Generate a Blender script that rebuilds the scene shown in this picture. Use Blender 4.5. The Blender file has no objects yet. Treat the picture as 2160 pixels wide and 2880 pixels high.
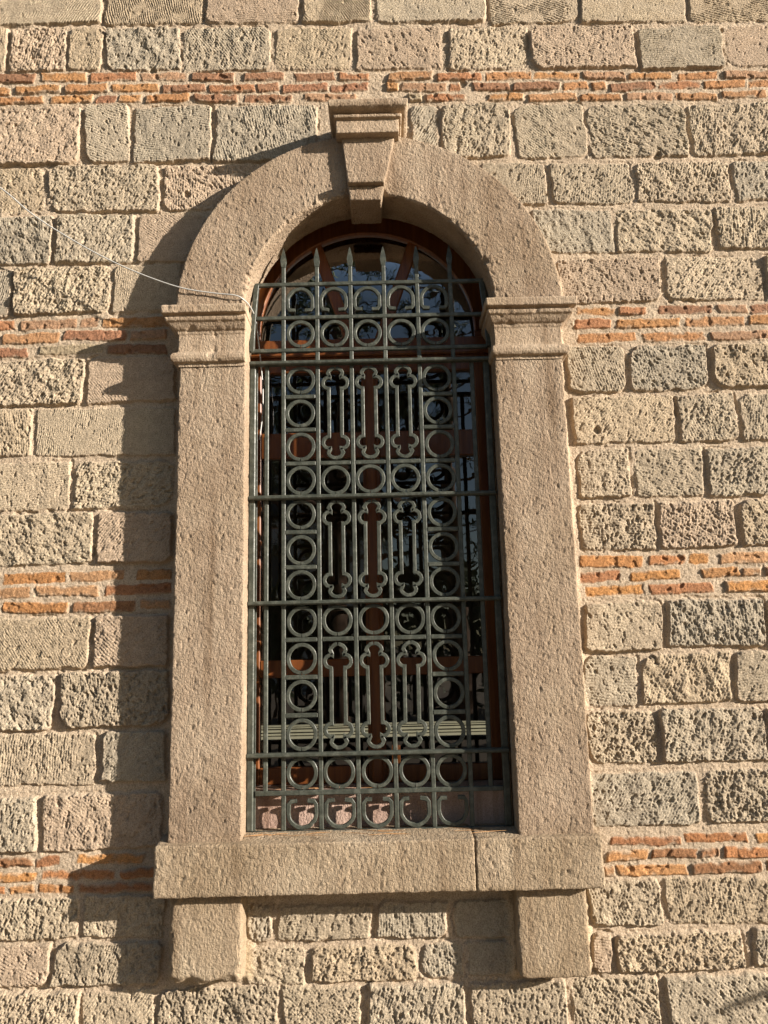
import bpy, math, random
import numpy as np
from mathutils import Matrix, Vector

scene = bpy.context.scene
rng = random.Random(7)

# ------------------------------------------------------------------ camera
def rot(r):
    r = np.array(r, float); th = np.linalg.norm(r); k = r/th
    K = np.array([[0,-k[2],k[1]],[k[2],0,-k[0]],[-k[1],k[0],0]])
    return np.eye(3)+np.sin(th)*K+(1-np.cos(th))*K@K
CAMR = rot([-.1784,0,-.0234]) @ np.array([[1,0,0],[0,0,-1],[0,1,0]], float)   # rows: right, down, forward
CAMP = np.array([.0436,-3.0143,1.6047]); FPX = 2165*1659/2160
cam_d = bpy.data.cameras.new("camera"); cam = bpy.data.objects.new("camera", cam_d)
scene.collection.objects.link(cam); scene.camera = cam
Mx = Matrix.Identity(4)
for i in range(3):
    Mx[i][0] = CAMR[0][i]; Mx[i][1] = -CAMR[1][i]; Mx[i][2] = -CAMR[2][i]; Mx[i][3] = CAMP[i]
cam.matrix_world = Mx
cam_d.sensor_fit = 'VERTICAL'; cam_d.sensor_height = 36; cam_d.lens = 36*2165/2880
cam_d.clip_start = .05; cam_d.clip_end = 2000

def U(x, y, Y):
    """survey point of the photograph carried onto the vertical plane at depth Y: world X, Z"""
    d = np.array([(x-829.5)/FPX, (y-1106)/FPX, 1.]) @ CAMR
    t = (Y-CAMP[1])/d[1]; p = CAMP+t*d
    return float(p[0]), float(p[2])

# ------------------------------------------------------------------ light
LD = Vector((-2.55, 1.0, -.82))
sun_d = bpy.data.lights.new("sun", 'SUN'); sun_d.energy = 5.0; sun_d.angle = math.radians(.53)
sun_d.color = (1, .91, .80)
sun = bpy.data.objects.new("sun", sun_d); scene.collection.objects.link(sun)
sun.rotation_euler = LD.to_track_quat('-Z', 'Y').to_euler(); sun.location = (12, -6, 8)
world = bpy.data.worlds.new("World"); scene.world = world; world.use_nodes = True
wn = world.node_tree.nodes; wl = world.node_tree.links
bg = wn['Background']; sky = wn.new('ShaderNodeTexSky'); sky.sky_type = 'NISHITA'; sky.sun_disc = False
sky.sun_elevation = math.atan2(.82, math.hypot(2.55, 1)); sky.sun_rotation = math.atan2(2.55, -1.0)
wl.new(sky.outputs[0], bg.inputs[0]); bg.inputs[1].default_value = .054
vs = scene.view_settings
vs.view_transform = 'Standard'; vs.look = 'None'; vs.gamma = 1; vs.exposure = 1.27; vs.use_curve_mapping = False
scene.cycles.max_bounces = 8; scene.cycles.transparent_max_bounces = 12
scene.cycles.caustics_reflective = False; scene.cycles.caustics_refractive = False
scene.cycles.sample_clamp_indirect = 6

# ------------------------------------------------------------------ numpy noise
_r = np.random.RandomState(11)
G2 = _r.rand(1024)*2*np.pi; G2 = np.c_[np.cos(G2), np.sin(G2)].astype(np.float32)
G3 = _r.randn(1024,3); G3 = (G3/np.linalg.norm(G3,axis=1)[:,None]).astype(np.float32)
def h2(i, j, s=0):
    h = (i.astype(np.uint32)*np.uint32(374761393)) ^ (j.astype(np.uint32)*np.uint32(668265263)) ^ np.uint32((s*2246822519) & 0xffffffff)
    h = (h ^ (h >> np.uint32(13)))*np.uint32(1274126177)
    return (h ^ (h >> np.uint32(16))) & np.uint32(1023)
def per2(x, y, s=0):
    xi = np.floor(x).astype(np.int32); yi = np.floor(y).astype(np.int32)
    fx = (x-xi).astype(np.float32); fy = (y-yi).astype(np.float32)
    u = fx*fx*fx*(fx*(fx*6-15)+10); v = fy*fy*fy*(fy*(fy*6-15)+10)
    def g(dx, dy):
        q = G2[h2(xi+dx, yi+dy, s)]; return q[...,0]*(fx-dx)+q[...,1]*(fy-dy)
    a = g(0,0); b = g(1,0); c = g(0,1); d = g(1,1)
    return 1.5*((a*(1-u)+b*u)*(1-v)+(c*(1-u)+d*u)*v)
def per3(p, s=0):
    i = np.floor(p).astype(np.int32); f = (p-i).astype(np.float32); w = f*f*f*(f*(f*6-15)+10)
    out = 0
    for dx in (0,1):
        for dy in (0,1):
            for dz in (0,1):
                q = G3[h2(i[:,0]+dx+59*(i[:,2]+dz), i[:,1]+dy, s)]
                dd = q[:,0]*(f[:,0]-dx)+q[:,1]*(f[:,1]-dy)+q[:,2]*(f[:,2]-dz)
                out = out+dd*(w[:,0] if dx else 1-w[:,0])*(w[:,1] if dy else 1-w[:,1])*(w[:,2] if dz else 1-w[:,2])
    return 1.5*out
def worley(x, y, s=0):
    xi = np.floor(x).astype(np.int32); yi = np.floor(y).astype(np.int32); d1 = np.full(x.shape, 9., np.float32)
    for dx in (-1,0,1):
        for dy in (-1,0,1):
            h = h2(xi+dx, yi+dy, s).astype(np.int64); px = xi+dx+RX[h]; py = yi+dy+RY[h]
            d1 = np.minimum(d1, (x-px)**2+(y-py)**2)
    return np.sqrt(d1)
RX = _r.rand(1024).astype(np.float32); RY = _r.rand(1024).astype(np.float32)
def holes(x, y, s, dens, rmax):
    xi = np.floor(x).astype(np.int32); yi = np.floor(y).astype(np.int32); out = np.zeros(x.shape, np.float32)
    for dx in (-1,0,1):
        for dy in (-1,0,1):
            h = h2(xi+dx, yi+dy, s).astype(np.int64); d = np.hypot(x-(xi+dx+RX[h]), y-(yi+dy+RY[h]))
            u = RX[(h*7+3) & 1023]; rad = np.where(u < dens, rmax*(.35+.65*RY[(h*5+1) & 1023]), 1e-3)
            t = np.clip((1-d/rad)/.6, 0, 1); out = np.maximum(out, t*t*(3-2*t)*np.sqrt(rad/rmax)*(u < dens))
    return out
def ss(a, b, x):
    t = np.clip((x-a)/(b-a), 0, 1); return t*t*(3-2*t)

# ------------------------------------------------------------------ mesh helpers
def link(o, parent=None):
    scene.collection.objects.link(o)
    if parent: o.parent = parent
    return o
def np_mesh(name, V, Q, mat, parent=None, col=None, smooth=True):
    V = np.ascontiguousarray(V, np.float32); Q = np.ascontiguousarray(Q, np.int32)
    me = bpy.data.meshes.new(name); n = Q.shape[1]
    me.vertices.add(len(V)); me.vertices.foreach_set('co', V.ravel())
    me.loops.add(Q.size); me.loops.foreach_set('vertex_index', Q.ravel())
    me.polygons.add(len(Q)); me.polygons.foreach_set('loop_start', np.arange(0, Q.size, n, dtype=np.int32))
    me.polygons.foreach_set('use_smooth', np.full(len(Q), smooth))
    if col is not None:
        at = me.color_attributes.new('tint', 'FLOAT_COLOR', 'POINT')
        at.data.foreach_set('color', np.c_[col, np.ones(len(col))].astype(np.float32).ravel())
    me.update(calc_edges=True)
    me.materials.append(mat)
    return link(bpy.data.objects.new(name, me), parent)
class MB:
    """collects simple solids for ONE mesh"""
    def __init__(s): s.v = []; s.f = []; s.sm = []
    def add(s, v, f, sm=False):
        b = len(s.v); s.v += [tuple(q) for q in v]; s.f += [[i+b for i in q] for q in f]; s.sm += [sm]*len(f)
    def box(s, x0, x1, y0, y1, z0, z1, b=0):
        if b <= 0:
            s.add([(x0,y0,z0),(x1,y0,z0),(x1,y1,z0),(x0,y1,z0),(x0,y0,z1),(x1,y0,z1),(x1,y1,z1),(x0,y1,z1)],
                  [[0,3,2,1],[4,5,6,7],[0,1,5,4],[1,2,6,5],[2,3,7,6],[3,0,4,7]]); return
        vid = {}; v = []
        lo = (x0,y0,z0); hi = (x1,y1,z1)
        for c in range(8):
            sg = [(c >> k) & 1 for k in range(3)]
            for ax in range(3):
                vid[(c,ax)] = len(v)
                v.append(tuple((hi[k] if sg[k] else lo[k]) if k == ax else (hi[k]-b if sg[k] else lo[k]+b) for k in range(3)))
        f = []
        for ax in range(3):
            u, w = [(1,2),(2,0),(0,1)][ax]
            for side in (0,1):
                q = [vid[((side<<ax)|(i<<u)|(j<<w), ax)] for i, j in ((0,0),(1,0),(1,1),(0,1))]
                f.append(q if side else q[::-1])
        for ax in range(3):
            u, w = [(1,2),(2,0),(0,1)][ax]
            for i in (0,1):
                for j in (0,1):
                    c0 = (i<<u)|(j<<w); c1 = c0|(1<<ax)
                    q = [vid[(c0,u)], vid[(c1,u)], vid[(c1,w)], vid[(c0,w)]]
                    f.append(q if i == j else q[::-1])
        for c in range(8):
            q = [vid[(c,0)], vid[(c,1)], vid[(c,2)]]
            f.append(q if bin(c).count('1') % 2 else q[::-1])
        s.add(v, f)
    def strip(s, pts, w, y0, y1, closed=False, bev=.0015, jit=0, rr=None):
        """flat bar along a centre line in the X-Z plane, width w, from y0 (front) to y1"""
        n = len(pts); P = [Vector((p[0], p[1])) for p in pts]; rings = []
        for i in range(n):
            a = P[(i-1) % n] if (closed or i > 0) else P[i]
            b = P[(i+1) % n] if (closed or i < n-1) else P[i]
            t = (b-a).normalized(); nn = Vector((-t.y, t.x))
            sc = 1
            if (closed or 0 < i < n-1):
                d1 = (P[i]-P[(i-1) % n]).normalized(); sc = 1/max(.6, abs(d1.dot(t)))
            ww = w*sc/2*(1+(rr.uniform(-jit, jit) if rr else 0))
            sec = []
            for q, y in ((-ww+bev,y0),(ww-bev,y0),(ww,y0+bev),(ww,y1),(-ww,y1),(-ww,y0+bev)):
                sec.append((P[i].x+nn.x*q, y, P[i].y+nn.y*q))
            rings.append(sec)
        v = [q for r_ in rings for q in r_]; f = []
        m = n if closed else n-1
        for i in range(m):
            for k in range(6):
                a = i*6+k; b = i*6+(k+1) % 6; c = ((i+1) % n)*6+(k+1) % 6; d = ((i+1) % n)*6+k
                f.append([a,b,c,d])
        if not closed: f += [list(range(6))[::-1], list(range((n-1)*6, n*6))]
        s.add(v, f)
    def tube(s, pts, rad, seg=8):
        P = [Vector(p) for p in pts]; n = len(P); R = rad if isinstance(rad, (list, tuple)) else [rad]*n
        v = []; up = Vector((.31,.77,.55)).normalized()
        for i in range(n):
            t = (P[min(i+1,n-1)]-P[max(i-1,0)]).normalized()
            a = t.cross(up).normalized(); b = t.cross(a)
            for k in range(seg):
                th = 2*math.pi*k/seg; v.append(P[i]+(a*math.cos(th)+b*math.sin(th))*R[i])
        f = [[i*seg+k, i*seg+(k+1) % seg, (i+1)*seg+(k+1) % seg, (i+1)*seg+k] for i in range(n-1) for k in range(seg)]
        s.add(v, f, True); s.add(v[:seg], [list(range(seg))]); s.add(v[-seg:], [list(range(seg))[::-1]])
    def build(s, name, mat, parent=None):
        me = bpy.data.meshes.new(name); me.from_pydata(s.v, [], s.f)
        me.polygons.foreach_set('use_smooth', s.sm); me.materials.append(mat); me.update()
        return link(bpy.data.objects.new(name, me), parent)
def tag(o, label=None, cat=None, group=None, kind=None):
    if label: o['label'] = label
    if cat: o['category'] = cat
    if group: o['group'] = group
    if kind: o['kind'] = kind
    return o
def thing(name, label, cat, loc=(0,0,0), group=None):
    o = bpy.data.objects.new(name, None); link(o); o.location = loc; o.empty_display_size = .1
    return tag(o, label, cat, group, 'thing')

# ------------------------------------------------------------------ materials
def new_mat(name, rough=.85, spec=.25):
    m = bpy.data.materials.new(name); m.use_nodes = True
    N = m.node_tree.nodes; L = m.node_tree.links; B = N['Principled BSDF']
    B.inputs['Roughness'].default_value = rough; B.inputs['Specular IOR Level'].default_value = spec
    return m, N, L, B
def noise(N, L, co, scale, detail=4, rough=.6, dim=None):
    n = N.new('ShaderNodeTexNoise'); n.inputs['Scale'].default_value = scale
    n.inputs['Detail'].default_value = detail; n.inputs['Roughness'].default_value = rough
    L.new(co, n.inputs['Vector']); return n.outputs['Fac']
def ramp(N, L, fac, stops):
    r = N.new('ShaderNodeValToRGB'); e = r.color_ramp.elements
    while len(e) < len(stops): e.new(.5)
    for q, (p, c) in zip(e, stops): q.position = p; q.color = (*c, 1) if len(c) == 3 else c
    L.new(fac, r.inputs[0]); return r.outputs[0]
def mul(N, L, a, b, fac=1., mode='MULTIPLY'):
    m = N.new('ShaderNodeMix'); m.data_type = 'RGBA'; m.blend_type = mode; m.inputs[0].default_value = fac
    L.new(a, m.inputs[6]); L.new(b, m.inputs[7]); return m.outputs[2]
def bump(N, L, h, strength, dist, prev=None):
    b = N.new('ShaderNodeBump'); b.inputs['Strength'].default_value = strength; b.inputs['Distance'].default_value = dist
    L.new(h, b.inputs['Height'])
    if prev: L.new(prev, b.inputs['Normal'])
    return b.outputs[0]
def gco(N):
    g = N.new('ShaderNodeNewGeometry'); return g.outputs['Position']

def masonry_material():
    m, N, L, B = new_mat("weathered_masonry", .92, .15)
    co = gco(N); at = N.new('ShaderNodeAttribute'); at.attribute_name = 'tint'
    s = ramp(N, L, noise(N, L, co, 210, 5, .7), [(.32,(.42,.40,.36)),(.46,(.95,.95,.94)),(.68,(1.4,1.4,1.4))])
    L.new(mul(N, L, at.outputs[0], s), B.inputs['Base Color'])
    b = bump(N, L, noise(N, L, co, 170, 6, .75), 1., .007)
    L.new(b, B.inputs['Normal']); return m
def dressed_material(name, c0, c1, c2, pit=1.):
    c0, c1, c2 = [(q[0]*1.08, q[1]*1.06, q[2]) for q in (c0, c1, c2)]
    m, N, L, B = new_mat(name, .9, .18)
    co = gco(N)
    base = ramp(N, L, noise(N, L, co, 5, 5, .6), [(.3,c0),(.5,c1),(.7,c2)])
    mp0 = N.new('ShaderNodeMapping'); mp0.inputs['Scale'].default_value = (15, 15, 1.1); L.new(co, mp0.inputs['Vector'])
    stn = ramp(N, L, noise(N, L, mp0.outputs[0], 1., 6, .62), [(.32,(.58,.53,.48)),(.45,(.93,.91,.90)),(.57,(1,1,1)),(.70,(1.18,1.15,1.14))])
    base = mul(N, L, base, stn, .85)
    pt = ramp(N, L, noise(N, L, co, 2.3, 4, .6), [(.38,(.86,.84,.80)),(.55,(1,1,1)),(.7,(1.08,1.1,1.1))]); base = mul(N, L, base, pt)
    s = ramp(N, L, noise(N, L, co, 260, 4, .75), [(.28,(.55,.52,.49)),(.48,(.98,.98,.98)),(.72,(1.28,1.27,1.26))])
    L.new(mul(N, L, base, s), B.inputs['Base Color'])
    b = bump(N, L, noise(N, L, co, 190, 5, .72), .95, .005*pit)
    pm = ramp(N, L, noise(N, L, co, 9, 2, .5), [(.40,(0,0,0)),(.54,(1,1,1))])
    hs = []
    for rz in (.55, -.35):                               # short chisel strokes, two directions in patches
        mp = N.new('ShaderNodeMapping'); mp.inputs['Rotation'].default_value = (0, rz, 0); mp.inputs['Scale'].default_value = (175, 60, 58); L.new(co, mp.inputs['Vector'])
        hs.append(noise(N, L, mp.outputs[0], 1., 3, .55))
    mm = N.new('ShaderNodeMix'); L.new(pm, mm.inputs[0]); L.new(hs[0], mm.inputs[2]); L.new(hs[1], mm.inputs[3])
    b = bump(N, L, mm.outputs[0], 1., .0050*pit, b)
    b = bump(N, L, noise(N, L, co, 105, 2, .5), 1., .0060*pit, b)
    v = N.new('ShaderNodeTexVoronoi'); v.inputs['Scale'].default_value = 60; L.new(co, v.inputs['Vector'])
    vr = ramp(N, L, v.outputs['Distance'], [(.04,(0,0,0)),(.22,(1,1,1))])
    b = bump(N, L, vr, .35, .003*pit, b)
    L.new(b, B.inputs['Normal']); return m
M_wall = masonry_material()
M_dress = dressed_material("dressed_tuff", (.256,.196,.145), (.312,.242,.182), (.358,.288,.221))
M_moul = dressed_material("moulded_tuff", (.275,.213,.157), (.335,.262,.197), (.375,.302,.230), .55)
M_sill = dressed_material("sill_tuff", (.270,.210,.147), (.325,.258,.187), (.368,.300,.225))
M_pink = dressed_material("pink_sill_stone", (.36,.25,.215), (.41,.30,.26), (.44,.33,.285), .5)
def iron_material():
    m, N, L, B = new_mat("painted_iron", .5, .4)
    co = gco(N)
    c = ramp(N, L, noise(N, L, co, 38, 5, .65), [(.25,(.028,.032,.025)),(.5,(.052,.058,.046)),(.76,(.112,.118,.096))])
    r = ramp(N, L, noise(N, L, co, 320, 2), [(.60,(1,1,1)),(.72,(.8,.5,.34))])
    L.new(mul(N, L, c, r), B.inputs['Base Color'])
    L.new(ramp(N, L, noise(N, L, co, 60, 4), [(.3,(.32,.32,.32)),(.7,(.55,.55,.55))]), B.inputs['Roughness'])
    b = bump(N, L, noise(N, L, co, 55, 4, .6), .5, .003)
    L.new(bump(N, L, noise(N, L, co, 260, 3), .3, .0015, b), B.inputs['Normal']); return m
M_iron = iron_material()
def wood_material(name, a, b_, c_, coat=.5):
    m, N, L, B = new_mat(name, .38, .4)
    co = gco(N); mp = N.new('ShaderNodeMapping'); mp.inputs['Scale'].default_value = (26, 26, 1.6); L.new(co, mp.inputs['Vector'])
    f = noise(N, L, mp.outputs[0], 2.2, 6, .6)
    L.new(ramp(N, L, f, [(.25,a),(.5,b_),(.75,c_)]), B.inputs['Base Color'])
    B.inputs['Coat Weight'].default_value = coat*.45; B.inputs['Coat Roughness'].default_value = .18
    L.new(bump(N, L, f, .12, .002), B.inputs['Normal']); return m
M_wood = wood_material("varnished_timber", (.095,.026,.008), (.160,.050,.013), (.23,.085,.020))
def plain(name, col, rough=.6, var=.2, scale=30, bmp=.1, spec=.3):
    m, N, L, B = new_mat(name, rough, spec); co = gco(N)
    k0 = tuple(q*(1-var) for q in col); k1 = tuple(min(1, q*(1+var)) for q in col)
    L.new(ramp(N, L, noise(N, L, co, scale, 5), [(.3,k0),(.7,k1)]), B.inputs['Base Color'])
    L.new(bump(N, L, noise(N, L, co, scale*4, 3), bmp, .004), B.inputs['Normal']); return m
def glass_material():
    m = bpy.data.materials.new("window_glass"); m.use_nodes = True; N = m.node_tree.nodes; L = m.node_tree.links
    N.remove(N['Principled BSDF']); out = N['Material Output']
    t = N.new('ShaderNodeBsdfTransparent'); t.inputs[0].default_value = (.62,.62,.56,1)
    g = N.new('ShaderNodeBsdfGlossy'); g.inputs['Roughness'].default_value = 0.0
    fr = N.new('ShaderNodeFresnel'); fr.inputs[0].default_value = 2.1
    co = gco(N); b = bump(N, L, noise(N, L, co, 7, 2), .05, .01); L.new(b, g.inputs['Normal'])
    mx = N.new('ShaderNodeMixShader'); L.new(fr.outputs[0], mx.inputs[0]); L.new(t.outputs[0], mx.inputs[1]); L.new(g.outputs[0], mx.inputs[2])
    L.new(mx.outputs[0], out.inputs['Surface']); return m
M_glass = glass_material()
M_cable = plain("cable_sheath", (.46,.455,.43), .4, .05, 40, .02, .5)
M_needle = plain("dry_needles", (.45,.24,.10), .7, .3, 60)
M_ground = plain("asphalt_paving", (.21,.17,.125), .9, .25, 9, .3)
M_room = plain("room_plaster", (.20,.165,.125), .9, .08, 3, .05)
M_pale = plain("pale_boards", (.36,.355,.28), .6, .1, 12, .1)
M_bark = plain("pine_bark", (.12,.075,.05), .95, .4, 14, .6)
M_leaf = plain("pine_foliage", (.05,.075,.03), .6, .4, 3, .1)
M_bld = plain("far_render", (.62,.62,.60), .8, .06, 1.5, .05)
M_bwin = plain("far_window", (.05,.06,.07), .25, .2, 3, .0, .5)
M_rust = plain("rusty_iron", (.14,.085,.06), .7, .3, 60, .3)

# ------------------------------------------------------------------ ground
g = MB(); g.add([(-900,-900,0),(900,-900,0),(900,900,0),(-900,900,0)], [[0,1,2,3]])
tag(g.build("ground", M_ground), kind='structure')

# ------------------------------------------------------------------ stone wall (relief grid, one stone or brick at a time)
WY = .010                                           # mortar face of the wall
CX = .010; ZS = 2.970; RI = .505; RO = .787         # arch centre, springing, inner and outer radius
def axis(lo, a, b, hi, fine, coarse):
    return np.unique(np.r_[np.arange(lo, a, coarse), np.arange(a, b, fine), np.arange(b, hi+coarse, coarse)].round(5))
AX = axis(-2.75, -1.76, 1.94, 2.9, .0028, .012)
AZ = axis(0.0, .22, 4.62, 5.2, .0028, .012)
GX, GZ = np.meshgrid(AX.astype(np.float32), AZ.astype(np.float32))
n60 = per2(GX/.062, GZ/.062, 1); n150 = per2(GX/.17, GZ/.17, 2); n24 = per2(GX/.024, GZ/.024, 3)
n11 = per2(GX/.0115, GZ/.0115, 4); n35 = per2(GX/.036, GZ/.03, 5); wz = per2(GX/.07, GZ/.07, 6); wx2 = per2(GX/.022, GZ/.022, 7)
n8 = per2(GX/.0085, GZ/.0085, 8)
n400 = per2(GX/.33, GZ/.28, 31); n90 = per2(GX/.09, GZ/.12, 32)
H = .0035+.0050*np.clip(n400+.7*n90, -.7, 1.1)+.0022*n60+.0014*n24+.0013*n11+.0012*n8
COL = np.empty(GX.shape+(3,), np.float32)
COL[:] = (.445,.352,.256); COL *= (1+.10*n150+.10*n24+.06*n60)[...,None]
wq = .006*wx2; w19 = worley((GX+wq)/.021, (GZ+.004*n24)/.017, 21); w11 = worley((GX+.002*n24)/.0115, (GZ+.3*wq)/.0105, 22)
n6 = per2(GX/.0062, GZ/.0062, 23); n16 = per2(GX/.016, GZ/.019, 24)
SDX = GX+.0042*n60+.0028*wx2+.005*n150; SDZ = GZ+.0042*wz+.0028*per2(GX/.02, GZ/.02, 9)

def stone(x0, x1, z0, z1, kind, R):
    m = .02
    i0, i1 = np.searchsorted(AX, [x0-m, x1+m]); j0, j1 = np.searchsorted(AZ, [z0-m, z1+m])
    if i1-i0 < 3 or j1-j0 < 3: return
    S = (slice(j0, j1), slice(i0, i1))
    x = SDX[S]; z = SDZ[S]
    cx, cz, hx, hz = (x0+x1)/2, (z0+z1)/2, (x1-x0)/2, (z1-z0)/2
    # corners are not quite square: shear and taper
    z = z-cz; x = x-cx
    z = z+R.uniform(-.012,.012)*x/max(hx,.05)*.4; x = x+R.uniform(-.02,.02)*z/max(hz,.03)*.35
    if kind == 'brick':
        r = R.uniform(.005,.011); h0 = R.uniform(.006,.013); ew = R.uniform(.006,.011)
    else:
        r = R.uniform(.008,.026); h0 = R.uniform(.007,.019); ew = R.uniform(.004,.011)
    if kind != 'brick':
        cr = [R.uniform(.006,.022)+(R.uniform(.0,.045) if R.random() < .35 else 0) for _ in range(4)]
        r = np.where(x > 0, np.where(z > 0, cr[0], cr[1]), np.where(z > 0, cr[2], cr[3])).astype(np.float32)
        r = np.minimum(r, min(hx, hz)*.8)
        kk = R.randrange(1000, 1900); ed = R.uniform(.0015,.0055); x = x+ed*per2(GZ[S]/.045, GX[S]/.045, kk); z = z+ed*per2(GX[S]/.05, GZ[S]/.05, kk+1)+.0025*per2(GX[S]/.018, GZ[S]/.018, kk+2)
    qx = np.abs(x)-hx+r; qz = np.abs(z)-hz+r
    sd = np.hypot(np.maximum(qx,0), np.maximum(qz,0))+np.minimum(np.maximum(qx,qz),0)-r
    p = ss(0, ew, -sd); a, b, c, d, e, f8 = n60[S], n24[S], n11[S], n35[S], n150[S], n8[S]
    if kind == 'brick':
        rel = .0012*b+.0012*c+.001*a+.0010*f8-.006*ss(.30,.55,d)*R.uniform(.2,1.2)
        base = np.array(R.choice([(.38,.195,.092),(.41,.215,.095),(.35,.170,.088),(.39,.215,.110),(.31,.155,.090),(.38,.23,.140),(.27,.145,.085)]), np.float32)*R.uniform(.88,1.08)
        if cz < 2.3: base = base*np.array((1.07,1.02,.88), np.float32)
        if R.random() < .05: base = np.array((.34,.27,.18), np.float32)
        col = base*(1+.14*b+.14*a+.12*c)[...,None]
    else:
        rough = {'pit': 1., 'mid': .62, 'comb': .3, 'flat': .16}[kind]*R.uniform(.55,1.12)
        q1, q2, q3, q4 = R.uniform(.5,1.2), R.uniform(.5,1.2), R.uniform(.5,1.1), R.uniform(.2,1.)
        wa = w19[S]; wb = w11[S]; g6 = n6[S]; g16 = n16[S]
        dth = R.uniform(.5,2.4); ca, sa = math.cos(dth), math.sin(dth); sx = GX[S]*ca+GZ[S]*sa; sz = -GX[S]*sa+GZ[S]*ca; ln = R.uniform(1.3,2.8)
        k0 = R.randrange(40, 900)
        z1 = R.uniform(.75,1.6); z2 = R.uniform(.7,1.9)
        st1 = per2(sx/(.0095*ln*z1)+n60[S]*.6, sz/(.0085*z1), k0); st2 = per2(sx/(.018*ln*z2), sz/(.015*z2), k0+1)
        fac = per2(sx/.075, sz/.055, k0+2); q5 = R.choice((0, 0, 0, 1, 1.6))
        fr = 0; wl = .062*R.uniform(.8,1.4); am = .0040*R.uniform(.6,1.2); dec = R.uniform(.60,.74)
        for o in range(5):
            fr = fr+am*per2(sx/(wl*(1+.25*(ln-1)))+o*17.3, sz/wl+o*9.1, k0+o); wl *= .56; am *= dec
        dn = {'pit': .62, 'mid': .3, 'comb': .1, 'flat': .12}[kind]*R.uniform(.3,1.15)
        hp = holes(sx/(.021*ln**.5)+.35*c, sz/.017+.35*b, k0+9, dn, .5)+.6*holes(sx/.0115+.3*f8, sz/.0105+.3*c, k0+11, dn*1.1, .48)
        rel = rough*fr*1.25+.0016*rough-(.25+.75*rough)*.0078*hp+q5*.004*np.abs(fac)*rough-.0016*rough*q1*ss(.3,.9,wa)+(.0009+.0006*rough)*g6+.0006*rough*st1
        th = R.uniform(0, math.pi); k = 2*math.pi/R.uniform(.0085,.011)
        ph = (GX[S]*math.cos(th)+GZ[S]*math.sin(th))*k+3.2*n60[S]+1.1*n24[S]
        rel = rel+{'pit': .0008, 'mid': .0012, 'comb': .0021, 'flat': .0012}[kind]*np.sin(ph)*ss(-.35,.25,e+.8*a+.1)
        rel = rel+.0018*f8*(.35+rough*.3)
        rel = rel+R.uniform(-.02,.02)*x+R.uniform(-.02,.03)*z
        base = np.array(R.choice([(.412,.334,.238),(.394,.328,.242),(.420,.332,.230),(.380,.310,.224),(.414,.316,.228),(.436,.350,.250),(.366,.310,.234)]), np.float32)*R.uniform(.94,1.06)
        col = base*(1+.10*e+.12*a+.12*b)[...,None]
        w = ss(-.1,.5,e)[...,None]*.18; col = col*(1-w)+w*col*np.array((.93,.98,.97), np.float32)
    hh = h0*np.sqrt(np.clip(p,0,1))+rel*ss(.15,.9,p)
    # mortar dragged over some edges
    sm = ss(.0, .02, -sd+.010*a+.007*b+(R.uniform(.003,.012) if kind == 'brick' else R.uniform(.001,.012)))[...,None]
    mort = COL[S].copy(); pc = ss(.12,.5,p)[...,None]
    COL[S] = np.where(p[...,None] > .01, mort*(1-pc*sm)+col*pc*sm, mort)
    H[S] = np.where(p > .01, H[S]*(1-p)+hh*p, H[S])
    # a thin shaded gap under and beside many stones where the pointing has shrunk back
    if kind != 'brick':
        gap = R.uniform(.001,.007)*ss(.010,.002,np.abs(sd-.003))*ss(-.2,.3,a+.3*b)
        H[S] = H[S]-gap*(p < .05)

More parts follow.
